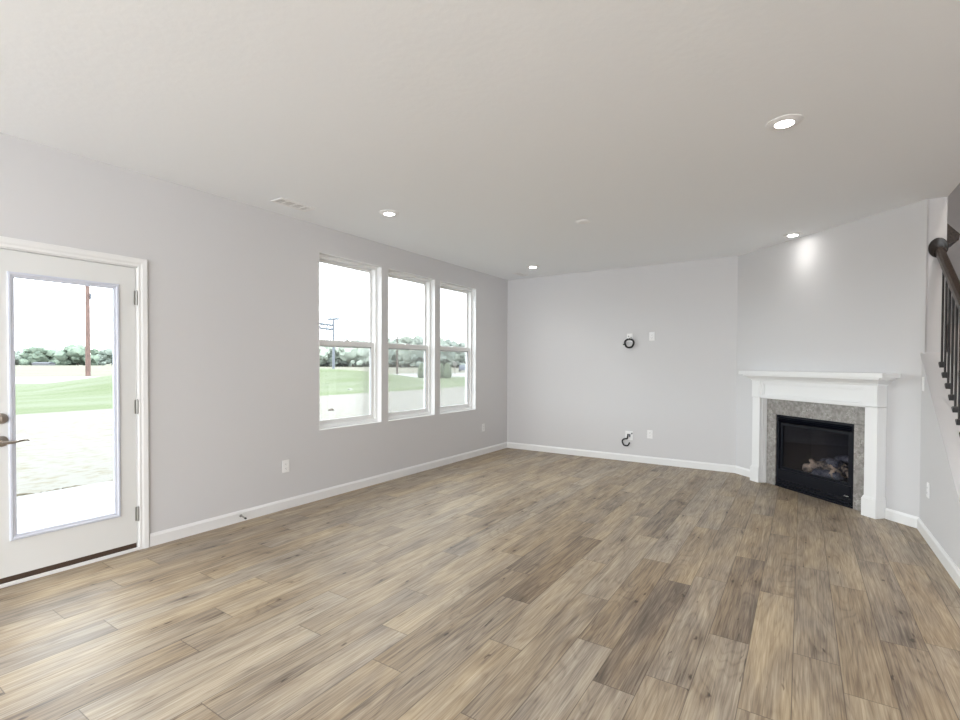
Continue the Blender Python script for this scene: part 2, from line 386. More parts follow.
# left wall with three window openings and the door opening
m = MB(); x0, x1 = XL - TW, XL
cuts = [(YF - .1, DY[0] - .02)] + [(DY[1] + .02, WINS[0][0]), (WINS[0][1], WINS[1][0]), (WINS[1][1], WINS[2][0]), (WINS[2][1], YB + .1)]
for a, b in cuts: m.box((x0, a, -.1), (x1, b, H + .02))
for a, b in WINS: m.box((x0, a, -.1), (x1, b, WZ[0])); m.box((x0, a, WZ[1]), (x1, b, H + .02))
m.box((x0, DY[0] - .02, DZ + .02), (x1, DY[1] + .02, H + .02)); m.box((x0, DY[0] - .02, -.1), (x1, DY[1] + .02, -.002))
bmesh.ops.remove_doubles(m.bm, verts=m.bm.verts, dist=.0001)
S(m, 'wall_left', wall_m, 'light grey painted wall with the three windows and glazed door', 'wall')
S(MB().box((XL - TW, YB, -.1), (XD + .2, YB + .15, H + .02)), 'wall_back', wall_m, 'light grey back wall with the outlets and cable coils', 'wall')
# wall behind the viewer; its wide openings are added to let in fill daylight
m = MB(); OP = [(-3.6, -.9), (-.5, 1.7)]
m.box((XL - .1, YF - .15, -.1), (-3.6, YF, H + .02)); m.box((-.9, YF - .15, -.1), (-.5, YF, H + .02)); m.box((1.7, YF - .15, -.1), (XW + .1, YF, H + .02))
for a, b in OP: m.box((a, YF - .15, 2.35), (b, YF, H + .02)); m.box((a, YF - .15, -.1), (b, YF, .1))
S(m, 'wall_front', wall_m, 'light grey wall behind the viewer with two wide openings added for fill daylight', 'wall')
S(MB().box((XW, YF - .1, -.1), (XW + .12, YB + 1.6, 5.4)), 'wall_stairwell', stair_m, 'taupe far wall of the stairwell beyond the railing', 'wall')

# diagonal fireplace wall, local frame: x along the wall, -y into the room
FR = -PI / 4
LD = math.hypot(XR - XD, YB - YC)
fo = (.655, 1.59, .808)
m = MB(); t = .13
m.box((-.0, 0, -.05), (fo[0], t, H + .02)); m.box((fo[1], 0, -.05), (LD + .02, t, H + .02)); m.box((fo[0], 0, fo[2]), (fo[1], t, H + .02))
wd = S(m, 'wall_fireplace', wall_m, 'light grey diagonal corner wall behind the fireplace', 'wall')
wd.location = (XD, YB, 0); wd.rotation_euler = (0, 0, FR)
# knee wall with sloping top, and the full-height wall end it meets
K = .75; ZT = 1.440
def kz(y): return ZT - K * (YC - y)
yk0 = YC - ZT / K
m = MB(); m.prism([(yk0, -.02), (YC, -.02), (YC, kz(YC)), (yk0, 0.0)], 0, XR, XS + .02)
S(m, 'wall_right', wall_m, 'light grey knee wall with sloping top below the stair railing', 'knee wall')
m = MB(); m.prism([(yk0 - .04, kz(yk0) - .015), (YC, kz(YC) + .012), (YC, kz(YC) + .035), (yk0 - .06, kz(yk0) + .005)], 0, XR - .012, XS + .032)
S(m, 'trim_1', wall_m, 'sloping painted cap along the top of the knee wall', 'wall cap')
m = MB(); m.box((XR + .003, YC, -.02), (XS, YB + 1.6, 5.4)); m.box((XS, YB + 1.5, -.02), (XW, YB + 1.6, 5.4))
S(m, 'wall_column', wall_m, 'narrow light grey wall end that carries the handrail rosette', 'wall')
m = MB(); m.box((XS - .1, YF, 5.4), (XW + .2, YB + 1.7, 5.5)); m.box((XS - .12, 1.1, H + .3), (XS, YC, 5.4)); m.box((XS, 1.05, H + .3), (XW, 1.18, 5.4))
S(m, 'wall_upper', stair_m, 'taupe upper walls and ceiling around the stair opening', 'wall')
# stairs behind the knee wall
m = MB(); n = 14; y = yk0 + .1
for i in range(9):
    z = .19 * (i + 1); m.box((XS + .034, y + i * .235, z - .19 if i else 0), (XW - .002, YB + 1.49, z))
S(m, 'stairs', stair_m, 'carpeted flight of stairs rising behind the knee wall', 'stairs')

# ---------------------------------------------------------------- baseboards
def base_prof(t=.014, h=.095): return [(0, 0), (t, 0), (t, h - .02), (t * .55, h - .008), (t * .3, h), (0, h)]
def baseboard(name, A, B, label, mitre=(0, 0)):
    # A->B with the room on the left-hand side of travel rotated -90 deg
    A = Vector((*A, 0)); B = Vector((*B, 0)); d = (B - A).normalized(); nrm = Vector((d.y, -d.x, 0)); L = (B - A).length
    mb = MB(); pr = base_prof(); ringA = [mb.bm.verts.new(A + nrm * p + d * (p * mitre[0]) + Vector((0, 0, q))) for p, q in pr]
    ringB = [mb.bm.verts.new(B + nrm * p + d * (p * mitre[1]) + Vector((0, 0, q))) for p, q in pr]
    k = len(pr); fs = [mb.bm.faces.new(ringA), mb.bm.faces.new(ringB[::-1])]
    for i in range(k): fs.append(mb.bm.faces.new((ringA[i], ringA[(i + 1) % k], ringB[(i + 1) % k], ringB[i])))
    bmesh.ops.recalc_face_normals(mb.bm, faces=fs)
    return S(mb, name, trim_m, label, 'baseboard')
s2 = math.sqrt(.5)
def dp(s, o=0.): return (XD + s * s2 - o * s2, YB - s * s2 - o * s2)
baseboard('baseboard_left', (XL, DY[1] + .075), (XL, YB), 'white baseboard below the windows from door to corner', (0, -1))
baseboard('baseboard_left', (XL, YF), (XL, DY[0] - .075), 'white baseboard on the handle side of the glazed door')
baseboard('baseboard_back', (XL, YB), (XD, YB), 'white baseboard along the back wall', (1, -.414))
baseboard('baseboard_fireplace', dp(0), dp(.385), 'short white baseboard between back wall and fireplace', (.414, 0))
baseboard('baseboard_fireplace', dp(1.885), dp(LD), 'short white baseboard between fireplace and knee wall', (0, -.414))
baseboard('baseboard_right', (XR, YC), (XR, yk0 + .1), 'white baseboard along the foot of the knee wall', (.414, 0))

# ---------------------------------------------------------------- windows
def ring(m, x0, x1, y0, y1, z0, z1, wl, wr=None, wb=None, wt=None, bev=0.):
    wr = wl if wr is None else wr; wb = wl if wb is None else wb; wt = wl if wt is None else wt
    m.box((x0, y0, z0), (x1, y0 + wl, z1), bev); m.box((x0, y1 - wr, z0), (x1, y1, z1), bev)
    m.box((x0, y0 + wl, z0), (x1, y1 - wr, z0 + wb), bev); m.box((x0, y0 + wl, z1 - wt), (x1, y1 - wr, z1), bev)
WL = ['left', 'middle', 'right']
for i, (a, b) in enumerate(WINS):
    W = empty('window_%d' % (i + 1), (XL, (a + b) / 2, WZ[0]), kind='structure',
              label=['white single-hung window nearest the glazed door', 'middle one of the three white single-hung windows', 'white single-hung window nearest the room corner'][i], cat='window')
    hw = (b - a) / 2; hh = WZ[1] - WZ[0]; zm = 1.578 - WZ[0]
    m = MB(); ring(m, -.085, .001, -hw, hw, 0, hh, .006)                       # return lining
    m.build('return_lining', trim_m, W)
    m = MB(); ring(m, -.155, -.062, -hw + .006, hw - .006, .006, hh - .006, .034, .034, .034, .034, .003)
    m.box((-.155, -hw + .04, .034), (-.075, hw - .04, .052)); m.build('frame', vinyl_m, W)
    # upper sash, set further out
    z0, z1 = zm - .038, hh - .04; m = MB(); ring(m, -.142, -.118, -hw + .04, hw - .04, z0, z1, .028, .028, .075, .030, .002)
    us = m.build('upper_sash', vinyl_m, W)
    MB().box((-.131, -hw + .066, z0 + .07), (-.128, hw - .066, z1 - .028)).build('pane', pane_m, us)
    z0, z1 = .052, zm + .026; m = MB(); ring(m, -.114, -.086, -hw + .04, hw - .04, z0, z1, .036, .036, .036, .052, .002)
    ls = m.build('lower_sash', vinyl_m, W)
    MB().box((-.103, -hw + .074, z0 + .034), (-.100, hw - .074, z1 - .050)).build('pane', pane_m, ls)
    m = MB(); ring(m, -.0995, -.092, -hw + .075, hw - .075, z0 + .035, z1 - .051, .003, .004, .002, .002); m.build('gasket', gasket_m, ls)
    m = MB(); m.box((-.105, -.03, z1), (-.085, .03, z1 + .012), .003); m.tube([(-.095, 0, z1 + .012), (-.095, .03, z1 + .014)], .004, 8); m.build('sash_lock', vinyl_m, ls)
    portal('window_portal', (XL - TW - .02, (a + b) / 2, (WZ[0] + WZ[1]) / 2), (0, -PI / 2, 0), hh, b - a)

# ---------------------------------------------------------------- glazed door
D = empty('door_1', (XL, (DY[0] + DY[1]) / 2, 0), kind='structure', label='white single-lite glazed door to the patio', cat='door')
hy = (DY[1] - DY[0]) / 2; cy = (DY[0] + DY[1]) / 2
lo = (.925 - cy, 1.510 - cy, .270, 1.915)
m = MB(); zb = .054; xs0, xs1 = -.046, -.002
m.box((xs0, -hy + .003, zb), (xs1, lo[0] + .012, DZ - .004)); m.box((xs0, lo[1] - .012, zb), (xs1, hy - .003, DZ - .004))
m.box((xs0, lo[0] + .012, zb), (xs1, lo[1] - .012, lo[2] + .012)); m.box((xs0, lo[0] + .012, lo[3] - .012), (xs1, lo[1] - .012, DZ - .004))
bmesh.ops.remove_doubles(m.bm, verts=m.bm.verts, dist=.0001)
slab = m.build('door_slab', door_m, D)
m = MB()
def bar(p0, p1, horiz):
    w_ = [(0, 0), (0, .010), (.008, .013), (.016, .013), (.022, .007), (.030, .005), (.030, -.02), (.02, -.02)]
    return w_
# moulded lite frame: mitred profile swept round the opening
prof = [(0, -.002), (0, .007), (.005, .010), (.014, .010), (.019, .004), (.031, .002), (.031, -.022), (.012, -.022)]
corners = [(lo[0], lo[2], 1, 1), (lo[1], lo[2], -1, 1), (lo[1], lo[3], -1, -1), (lo[0], lo[3], 1, -1)]
rings = [[m.bm.verts.new((xs1 + q, cyy + sy * p, czz + sz * p)) for p, q in prof] for cyy, czz, sy, sz in corners]
for i in range(4):
    A, B = rings[i], rings[(i + 1) % 4]
    for j in range(len(prof)): m.bm.faces.new((A[j], A[(j + 1) % len(prof)], B[(j + 1) % len(prof)], B[j]))
bmesh.ops.recalc_face_normals(m.bm, faces=m.bm.faces)
m.build('lite_frame', lite_m, D)
MB().box((-.026, lo[0] + .0125, lo[2] + .0125), (-.020, lo[1] - .0125, lo[3] - .0125)).build('pane', pane_m, D)
m = MB(); ring(m, -.019, -.006, lo[0] + .0315, lo[1] - .0315, lo[2] + .0315, lo[3] - .0315, .003); m.build('glazing_bead', lite_m, D)
m = MB(); m.box((-.15, -hy, 0.0), (.0, hy, .018), .003); m.build('threshold', bronze_m, D)
m = MB(); m.box((-.044, -hy + .004, .0182), (-.01, hy - .004, zb - .0005)); m.build('door_sweep', bronze_m, D)
m = MB(); m.box((.0005, -hy - .02, 0), (.016, hy + .02, .022), .003); m.build('threshold_strip', trim_m, D)
m = MB(); m.box((-.155, -hy - .02, 0), (0, -hy - .001, DZ + .02)); m.box((-.155, hy + .0005, 0), (0, hy + .02, DZ + .02)); m.box((-.155, -hy - .02, DZ), (0, hy + .02, DZ + .02))
m.build('jamb', trim_m, D)
for zc in (1.832, 1.045, .265):
    m = MB(); m.tube([(.006, hy + .002, zc - .05), (.006, hy + .002, zc + .05)], .0072, 12); m.tube([(.006, hy + .002, zc - .054), (.006, hy + .002, zc + .054)], .0045, 8)
    m.box((-.0015, hy - .014, zc - .05), (.0035, hy + .016, zc + .05)); m.build('hinge', hinge_m, D, True)
RY = Matrix.Rotation(PI / 2, 4, 'Y')
yb = .893 - cy
def disc(y, z, r): return Matrix.Translation((xs1, y, z)) @ RY
m = MB(); m.lathe([(0, .016), (.016, .016), (.024, .013), (.031, .008), (.033, .003), (.033, 0)], disc(yb, 1.022, 0)); db = m.build('deadbolt', nick_m, D, True)
m = MB(); m.box((xs1 + .014, yb - .007, 1.004), (xs1 + .034, yb + .007, 1.040), .004); m.build('thumbturn', nick_m, db, True)
m = MB(); m.lathe([(0, .014), (.014, .014), (.024, .011), (.032, .006), (.033, 0)], disc(yb, .885, 0)); m.tube([(xs1 + .01, yb, .885), (xs1 + .05, yb, .885)], .011)
hd = m.build('door_handle', nick_m, D, True)
m = MB(); m.tube([(xs1 + .046, yb - .004, .884), (xs1 + .052, yb + .02, .879), (xs1 + .055, yb + .05, .880), (xs1 + .054, yb + .08, .886), (xs1 + .050, yb + .105, .886), (xs1 + .044, yb + .118, .880)], [.010, .0095, .008, .007, .006, .004])
m.build('lever', nick_m, hd, True)
# casing round the door
m = MB(); prof = [(0, 0), (0, .010), (.006, .013), (.018, .012), (.03, .017), (.058, .019), (.062, .016), (.062, 0)]
yi0, yi1, zt = DY[0] - .008, DY[1] + .008, DZ + .006
cs = [(yi0, 0, -1, 0), (yi0, zt, -1, 1), (yi1, zt, 1, 1), (yi1, 0, 1, 0)]
rings = [[m.bm.verts.new((XL + q, y_ + sy * p, z_ + sz * p)) for p, q in prof] for y_, z_, sy, sz in cs]
for i in range(3):
    A, B = rings[i], rings[i + 1]
    for j in range(len(prof)): m.bm.faces.new((A[j], A[(j + 1) % len(prof)], B[(j + 1) % len(prof)], B[j]))
m.bm.faces.new(rings[0]); m.bm.faces.new(rings[3][::-1]); bmesh.ops.recalc_face_normals(m.bm, faces=m.bm.faces)
S(m, 'trim_2', trim_m, 'white moulded casing around the glazed patio door', 'door casing')
portal('door_portal', (XL - TW - .02, cy, 1.08), (0, -PI / 2, 0), 1.9, .7)
for a, b in OP: portal('fill_opening_portal', ((a + b) / 2, YF - .17, 1.2), (PI / 2, 0, 0), b - a, 2.3)

# ---------------------------------------------------------------- fireplace
F = empty('fireplace', (XD, YB, 0), FR, label='white corner fireplace mantel with grey stone surround and black gas firebox', cat='fireplace')
sl, sr = .390, 1.878; cx = (sl + sr) / 2
def y_(o): return -o
# shelf with stepped moulding under it
m = MB(); m.box((.272, y_(.200), 1.256), (1.992, -.001, 1.298), .003)
sh = m.build('mantel_shelf', trim_m, F)
m = MB()
def crown(m, prof, x0, x1, o0):
    # prof: (extra offset, z); mitred returns on both ends
    A = []
    for e, z in prof:
        A.append([m.bm.verts.new(p) for p in ((x0 - e, -.001, z), (x0 - e, -(o0 + e), z), (x1 + e, -(o0 + e), z), (x1 + e, -.001, z))])
    for a, b in zip(A, A[1:]):
        for i in range(3): m.bm.faces.new((a[i], a[i + 1], b[i + 1], b[i]))
    m.bm.faces.new(A[0]); m.bm.faces.new(A[-1][::-1])
    m.bm.faces.new([a[0] for a in A][::-1]); m.bm.faces.new([a[3] for a in A]) 
    bmesh.ops.recalc_face_normals(m.bm, faces=m.bm.faces)
crown(m, [(0, 1.185), (.006, 1.190), (.010, 1.203), (.018, 1.206), (.026, 1.214), (.042, 1.228), (.062, 1.238), (.068, 1.243), (.068, 1.2555)], sl, sr, .112)
m.build('crown_moulding', trim_m, F)
pw = .118
for s0 in (sl, sr - pw):
    m = MB(); m.box((s0 + .002, -.104, .185), (s0 + pw - .002, -.001, .992), .002)
    pl = m.build('pilaster', trim_m, F)
    m = MB(); m.box((s0 - .010, -.118, 0.001), (s0 + pw + .006, -.001, .165), .002); m.box((s0 - .006, -.113, .165), (s0 + pw + .003, -.001, .178), .003); m.box((s0 - .002, -.108, .178), (s0 + pw + .001, -.001, .186), .002)
    m.build('plinth_block', trim_m, pl)
    m = MB(); m.box((s0 - .001, -.1115, .9945), (s0 + pw, -.001, 1.186), .0025); m.build('frieze_block', trim_m, pl)
m = MB(); f0, f1 = sl + pw, sr - pw
m.box((f0, -.080, .990), (f1, -.001, 1.186), .0)
fz = m.build('frieze', trim_m, F)
m = MB(); 
def xring(m, x0, x1, z0, z1, w_, o0, o1, bev=.0):
    m.box((x0, -o1, z0), (x0 + w_, -o0, z1), bev); m.box((x1 - w_, -o1, z0), (x1, -o0, z1), bev)
    m.box((x0 + w_, -o1, z0), (x1 - w_, -o0, z0 + w_), bev); m.box((x0 + w_, -o1, z1 - w_), (x1 - w_, -o0, z1), bev)
xring(m, f0 + .001, f1 - .001, .990, 1.185, .030, .0802, .100, .001); xring(m, f0 + .032, f1 - .032, 1.022, 1.153, .012, .0802, .091, .002)
m.build('frieze_panel_moulding', trim_m, fz)
# stepped inner moulding beside the stone
m = MB()
for a, b, o in ((f0, f0 + .010, .074), (f0 + .010, f0 + .018, .045)): m.box((a, -o, .001), (b, -.021, .989), .001)
for a, b, o in ((f1 - .010, f1, .074), (f1 - .018, f1 - .010, .045)): m.box((a, -o, .001), (b, -.021, .989), .001)
m.box((f0 + .018, -.045, .980), (f1 - .018, -.021, .989), .001)
m.build('inner_moulding', trim_m, F)
m = MB(); a0, a1 = f0 + .002, f1 - .002
m.box((a0, -.021, .001), (fo[0], -.001, fo[2] + .001), .001); m.box((fo[1], -.021, .001), (a1, -.001, fo[2] + .001), .001); m.box((a0, -.021, fo[2] + .003), (a1, -.001, .985), .001)
m.build('stone_surround', tile_m, F)
# firebox insert
fb0, fb1, fbt = fo[0] + .002, fo[1] - .002, fo[2] - .002
G = MB(); d = .46
G.box((fb0, .02, .16), (fb0 + .02, d, fbt)); G.box((fb1 - .02, .02, .16), (fb1, d, fbt)); G.box((fb0 + .02, d - .02, .16), (fb1 - .02, d, fbt))
G.box((fb0 + .02, .02, fbt - .02), (fb1 - .02, d - .02, fbt)); G.box((fb0, .02, .14), (fb1, d, .16)); G.box((fb0, .018, .0), (fb1, .03, .14)); G.box((fb0, .03, -.01), (fb1, d, .005))
fb = G.build('firebox', fire_m, F)
m = MB()
m.box((fb0, -.012, .001), (fb0 + .034, .02, fbt), .002); m.box((fb1 - .034, -.012, .001), (fb1, .02, fbt), .002)
m.box((fb0 + .034, -.004, .752), (fb1 - .034, .02, fbt), .002)
m.build('face_frame', black_m, fb)
m = MB()
for z in (.770, .752, .735): m.prism([(-.022, z), (-.004, z + .013), (.004, z + .013), (-.014, z - .002)], 0, fb0 + .01, fb1 - .01)
m.build('top_louver', black_m, fb)
m = MB()
xring(m, fb0 + .05, fb1 - .04, .205, .722, .028, -.012, .004, .003); m.build('glass_frame', black_m, fb)
MB().box((fb0 + .076, .004, .231), (fb1 - .066, .008, .696)).build('glass_pane', fglass_m, fb)
m = MB(); m.box((fb0 + .036, -.012, .088), (fb1 - .036, .012, .203), .004); m.build('lower_panel', black_m, fb)
m = MB()
m.box((fb0 + .036, -.006, .058), (fb1 - .036, .012, .078), .002); m.box((fb0 + .036, -.016, .028), (fb1 - .036, .012, .048), .003); m.box((fb0 + .002, -.026, .002), (fb1 - .002, .012, .022), .003)
m.build('base_louver', black_m, fb)
bd = []
m = MB(); bx = fb1 - .098
m.tube([(bx, -.0135, .100), (bx + .007, -.0135, .110), (bx + .013, -.0135, .101), (bx + .022, -.0135, .107), (bx + .028, -.0135, .101), (bx + .038, -.0135, .106), (bx + .046, -.0135, .103)], .0028, 6)
m.build('badge', badge_m, fb)
# ember bed and gas logs
m = MB()
for i in range(90): m.blob((random.uniform(fb0 + .18, fb1 - .12), random.uniform(.09, .34), .168 + random.uniform(0, .02)), random.uniform(.012, .028), 1, .25)
m.box((fb0 + .12, .06, .160), (fb1 - .08, .38, .175)); m.build('ember_bed', ember_m, fb)
def glog(p0, p1, r, mm, knob=None):
    m = MB(); A = Vector(p0); B = Vector(p1); pts = []; rs = []
    for i in range(15):
        t = i / 14; p = A.lerp(B, t) + Vector((random.uniform(-.008, .008), random.uniform(-.008, .008), math.sin(t * PI) * .012 + random.uniform(-.005, .005)))
        pts.append(p); rs.append(r * random.uniform(.85, 1.15) * (1 if 0 < i < 14 else .75))
    m.tube(pts, rs, 14)
    for v in m.bm.verts: v.co += Vector([random.uniform(-.005, .005) for _ in range(3)])
    if knob: m.tube([knob[0], Vector(knob[0]).lerp(Vector(knob[1]), .5), knob[1]], [r * .8, r * .6, r * .45], 10)
    m.build('gas_log', mm, fb, True)
glog((.95, .24, .24), (1.53, .30, .30), .055, logd_m)
glog((.90, .12, .235), (1.20, .22, .33), .048, log_m, ((1.02, .16, .28), (1.0, .10, .36)))
glog((1.22, .12, .23), (1.50, .26, .33), .050, log_m)
glog((1.05, .10, .22), (1.34, .12, .245), .042, logd_m)
glog((.98, .27, .32), (1.30, .14, .36), .040, logd_m)
glog((1.27, .20, .33), (1.47, .12, .25), .036, log_m)
glog((1.12, .30, .37), (1.36, .27, .40), .036, logd_m)

# ---------------------------------------------------------------- stair railing
XB = XR + .096
R = empty('stair_railing', (XB, YC, kz(YC)), label='dark wood handrail on black iron balusters above the knee wall', cat='railing')
def loc(p): return (p[0] - XB, p[1] - YC, p[2] - kz(YC))
ZR = 2.335; KR = .70
def rz(y): return ZR - KR * (YC - y) - .02
m = MB(); sec = [(-.024, -.030), (-.031, -.008), (-.027, .016), (-.014, .027), (.014, .027), (.027, .016), (.031, -.008), (.024, -.030)]
A = []; B = []
yA, yB = YC - .02, yk0 + .3
for q, r in sec:
    A.append(m.bm.verts.new(loc((XB + q, yA, rz(yA) + r * 1.25)))); B.append(m.bm.verts.new(loc((XB + q, yB, rz(yB) + r * 1.25))))
m.bm.faces.new(A); m.bm.faces.new(B[::-1])
for i in range(8): m.bm.faces.new((A[i], A[(i + 1) % 8], B[(i + 1) % 8], B[i]))
bmesh.ops.recalc_face_normals(m.bm, faces=m.bm.faces)
m.build('handrail', rail_m, R, True)
RX = Matrix.Rotation(PI / 2, 4, 'X')
m = MB(); m.lathe([(0, .010), (.062, .010), (.066, .012), (.072, .012), (.078, .006), (.078, 0)], Matrix.Translation((-.008, -.0005, rz(YC) - kz(YC) + .018)) @ Matrix.Diagonal((.80, 1, 1.04, 1)) @ RX, 40); m.build('rosette', rosette_m, R, True)
ys = YC - .152; k = 0
while ys > yk0 + .25:
    zb_ = kz(ys) + .036; zt_ = rz(ys) - .03
    m = MB(); m.tube([loc((XB, ys, zb_ - .003)), loc((XB, ys, zt_))], .0075, 8)
    bl = m.build('baluster', iron_m, R, True)
    m = MB(); m.prism([(-.017 + 0 * 0, 0), (.017, 0), (.017, .030), (.012, .036), (-.012, .036), (-.017, .030)], 0, -.017, .017)
    for v in m.bm.verts:
        zz = v.co.z; v.co = Vector(loc((XB, ys, zb_))) + Vector((v.co.x * (1 if zz < .031 else .7), v.co.y, zz + (v.co.y * K if zz < .001 else 0) - .001))
    m.build('shoe', iron_m, bl)
    ys -= .1088; k += 1
# dark wood piece seen past the wall end
P = empty('stair_newel', (XS + .1, YC + .10, 0), label='dark wood end of the upper stair trim just past the narrow wall end', cat='stair trim')
m = MB(); yy0 = YC + .17
m.prism([(XS + .0006, 2.375), (1.080, 2.412), (1.086, 2.461), (XS + .0006, 2.60)], 1, yy0, yy0 + .30)
for v in m.bm.verts: v.co -= Vector(P.location)
m.build('trim_board', rail_m, P)

# ---------------------------------------------------------------- outlets, switch, cable plates
def screw(m, p, ax): pass
def make_outlet(name, label, loc_, rz_, group=None):
    o = empty(name, loc_, rz_, label=label, cat='outlet', group=group)
    m = MB(); m.box((-.036, -.0065, -.058), (.036, -.0002, .058), .0025); m.build('cover_plate', plate_m, o)
    for z in (-.020, .020):
        m = MB(); m.box((-.017, -.0085, z - .0145), (.017, -.006, z + .0145), .003); s = m.build('socket', plate_m, o)
        m = MB(); m.box((-.0085, -.0090, z - .003), (-.0065, -.0084, z + .006)); m.box((.0065, -.0090, z - .003), (.0085, -.0084, z + .006)); m.box((-.002, -.0090, z - .010), (.002, -.0084, z - .006)); m.build('slot', dark_m, s)
    return o
LW = PI / 2    # local -y faces +x (left wall)
RW = -PI / 2   # local -y faces -x (right wall)
make_outlet('wall_outlet', 'white duplex outlet low on the window wall between door and first window', (XL, 2.843, .402), LW)
make_outlet('wall_outlet', 'white duplex outlet low on the window wall near the room corner', (XL, 6.252, .405), LW)
make_outlet('wall_outlet', 'white duplex outlet high on the back wall, right of the upper cable coil', (-1.736, YB, 1.757), 0)
make_outlet('wall_outlet', 'white duplex outlet low on the back wall, right of the lower cable box', (-1.752, YB, .404), 0)
make_outlet('wall_outlet', 'white duplex outlet low on the knee wall right of the fireplace', (XR, 5.105, .395), RW)
o = empty('light_switch', (XR, 5.36, 1.215), RW, label='narrow white switch on the knee wall beside the mantel shelf', cat='switch')
MB().box((-.030, -.0065, -.058), (.030, -.0002, .058), .0025).build('cover_plate', plate_m, o)
m = MB(); m.box((-.016, -.0095, -.033), (.016, -.006, .033), .002); m.build('rocker', plate_m, o)

def coil(m, c, r, wr, turns=3, a0=0., a1=None, tail=None):
    pts = []; n = 40 * turns; a1 = a1 if a1 is not None else turns * 2 * PI
    for i in range(n + 1):
        t = i / n; a = a0 + (a1) * t
        pts.append((c[0] + (r + .004 * math.sin(3 * a)) * math.cos(a), c[1] - .012 - .018 * t, c[2] + (r + .004 * math.cos(2 * a)) * math.sin(a)))
    if tail: pts = tail + pts
    m.tube(pts, wr, 8)
# upper: plate with two jacks and a black coil hanging below
o = empty('cable_plate', (-2.040, YB, 1.745), 0, label='white low-voltage plate with two jacks above the upper black cable coil', cat='wall plate')
MB().box((-.040, -.0065, -.060), (.040, -.0002, .060), .0025).build('cover_plate', plate_m, o)
for dx_, dz_ in ((-.016, .022), (.020, .006)):
    m = MB(); m.lathe([(0, .010), (.008, .010), (.009, .002), (.009, 0)], Matrix.Translation((dx_, -.006, dz_)) @ RX, 12); m.build('jack', hinge_m, o)
m = MB(); c = (-2.042, YB, 1.668)
coil(m, c, .060, .0100, 2, a0=PI * .55, tail=[(-2.04, YB - .0075, 1.735), (-2.045, YB - .02, 1.72)]); coil(m, c, .067, .009, 1, a0=PI * .6, a1=5.6)
m.tube([(c[0] - .060, YB - .02, c[2] - .01), (c[0] - .085, YB - .03, c[2] - .018)], .007, 8)
tag(m.build('cable_coil', cable_m, None, True), 'black cable looped into a ring below the upper wall plate', 'cable')
# lower: recessed media box
o = empty('cable_box', (-2.035, YB, .365), 0, label='white low-voltage box with dangling leads low on the back wall', cat='wall box')
m = MB(); xring(m, -.055, .048, -.065, .062, .012, .0002, .010, .002); m.box((-.043, -.003, -.053), (.036, -.0002, .05)); m.build('box_frame', plate_m, o)
m = MB(); m.box((-.002, -.02, -.02), (.016, -.003, .022), .003); m.box((.030, -.022, .022), (.046, -.0035, .04), .003); m.build('connector', gasket_m, o)
m = MB(); c = (-2.076, YB, .268)
coil(m, c, .052, .0105, 2, a0=PI * .42, a1=5.0, tail=[(-2.052, YB - .006, .385), (-2.054, YB - .02, .345)])
tag(m.build('cable_coil', cable_m, None, True), 'black cable curled in an open loop below the lower wall box', 'cable')

# spring door stop on the baseboard
o = empty('door_stop', (XL + .014, 2.395, .052), LW, label='spring door stop on the baseboard between door and first window', cat='door stop')
MRX = Matrix.Rotation(PI / 2, 4, 'X')
m = MB(); m.lathe([(0, .006), (.010, .006), (.013, .001), (.013, 0)], MRX, 16); m.build('base', hinge_m, o, True)
m = MB(); pts = [(.0055 * math.cos(i * .9), -.006 - i * .0009, .0055 * math.sin(i * .9) - i * .00016) for i in range(64)]; m.tube(pts, .0014, 5); m.build('spring', hinge_m, o, True)
m = MB(); m.lathe([(0, .014), (.007, .013), (.009, .008), (.008, 0), (0, 0)], Matrix.Translation((0, -.063, -.010)) @ MRX, 14); m.build('tip', dark_m, o, True)

# ---------------------------------------------------------------- ceiling fixtures
def can(cx, cy, label, first=[None]):
    if first[0] is None:
        o = empty('downlight', (cx, cy, H)); first[0] = o
        m = MB(); m.lathe([(CR - .016, .0), (CR + .028, -.0005), (CR + .027, -.004), (CR + .004, -.011), (CR - .012, -.0135), (CR - .016, -.012)], Matrix.Identity(4), 40, close=True); m.build('trim_ring', plate_m, o, True)
        m = MB(); m.lathe([(CR - .017, -.004), (CR - .006, -.004), (CR - .006, .03), (CR - .017, .03)], Matrix.Identity(4), 40, close=True); m.build('baffle', plate_m, o, True)
        m = MB(); m.lathe([(0, -.0125), (CR - .030, -.0122), (CR - .017, -.0105), (CR - .017, -.003), (0, -.003)], Matrix.Identity(4), 40); m.build('lens', lens_m, o)
    else:
        o = copy_tree(first[0]); o.location = (cx, cy, H)
    l = bpy.data.lights.new('downlight_beam', 'SPOT'); l.energy = SPOT * (8 if cy < -1 else 3.5 if cy < 1 else 4.5 if (cy < 4 and cx > -1) else 1.6 if cx < -1 else .55); l.color = (1, .975, .94); l.spot_size = math.radians(112); l.spot_blend = 1; l.shadow_soft_size = .03
    lo_ = bpy.data.objects.new('downlight_beam', l); C.objects.link(lo_); lo_.location = (cx, cy, H - .017)
    tag(o, label, 'ceiling light', 'recessed downlights'); return o
LB = ['recessed downlight nearest the left window', 'largest-looking recessed downlight, out in the middle of the ceiling away from the walls', 'recessed downlight just in front of the fireplace wall',
      'recessed downlight in the corner where window wall and back wall meet', 'unseen fill downlight added above the door side, beside the viewer', 'unseen fill downlight added overhead of the viewer',
      'unseen fill downlight added far behind the viewer on the window side', 'unseen fill downlight added far behind the viewer on the stair side']
for (cx_, cy_), l in zip(CANS, LB): can(cx_, cy_, l)

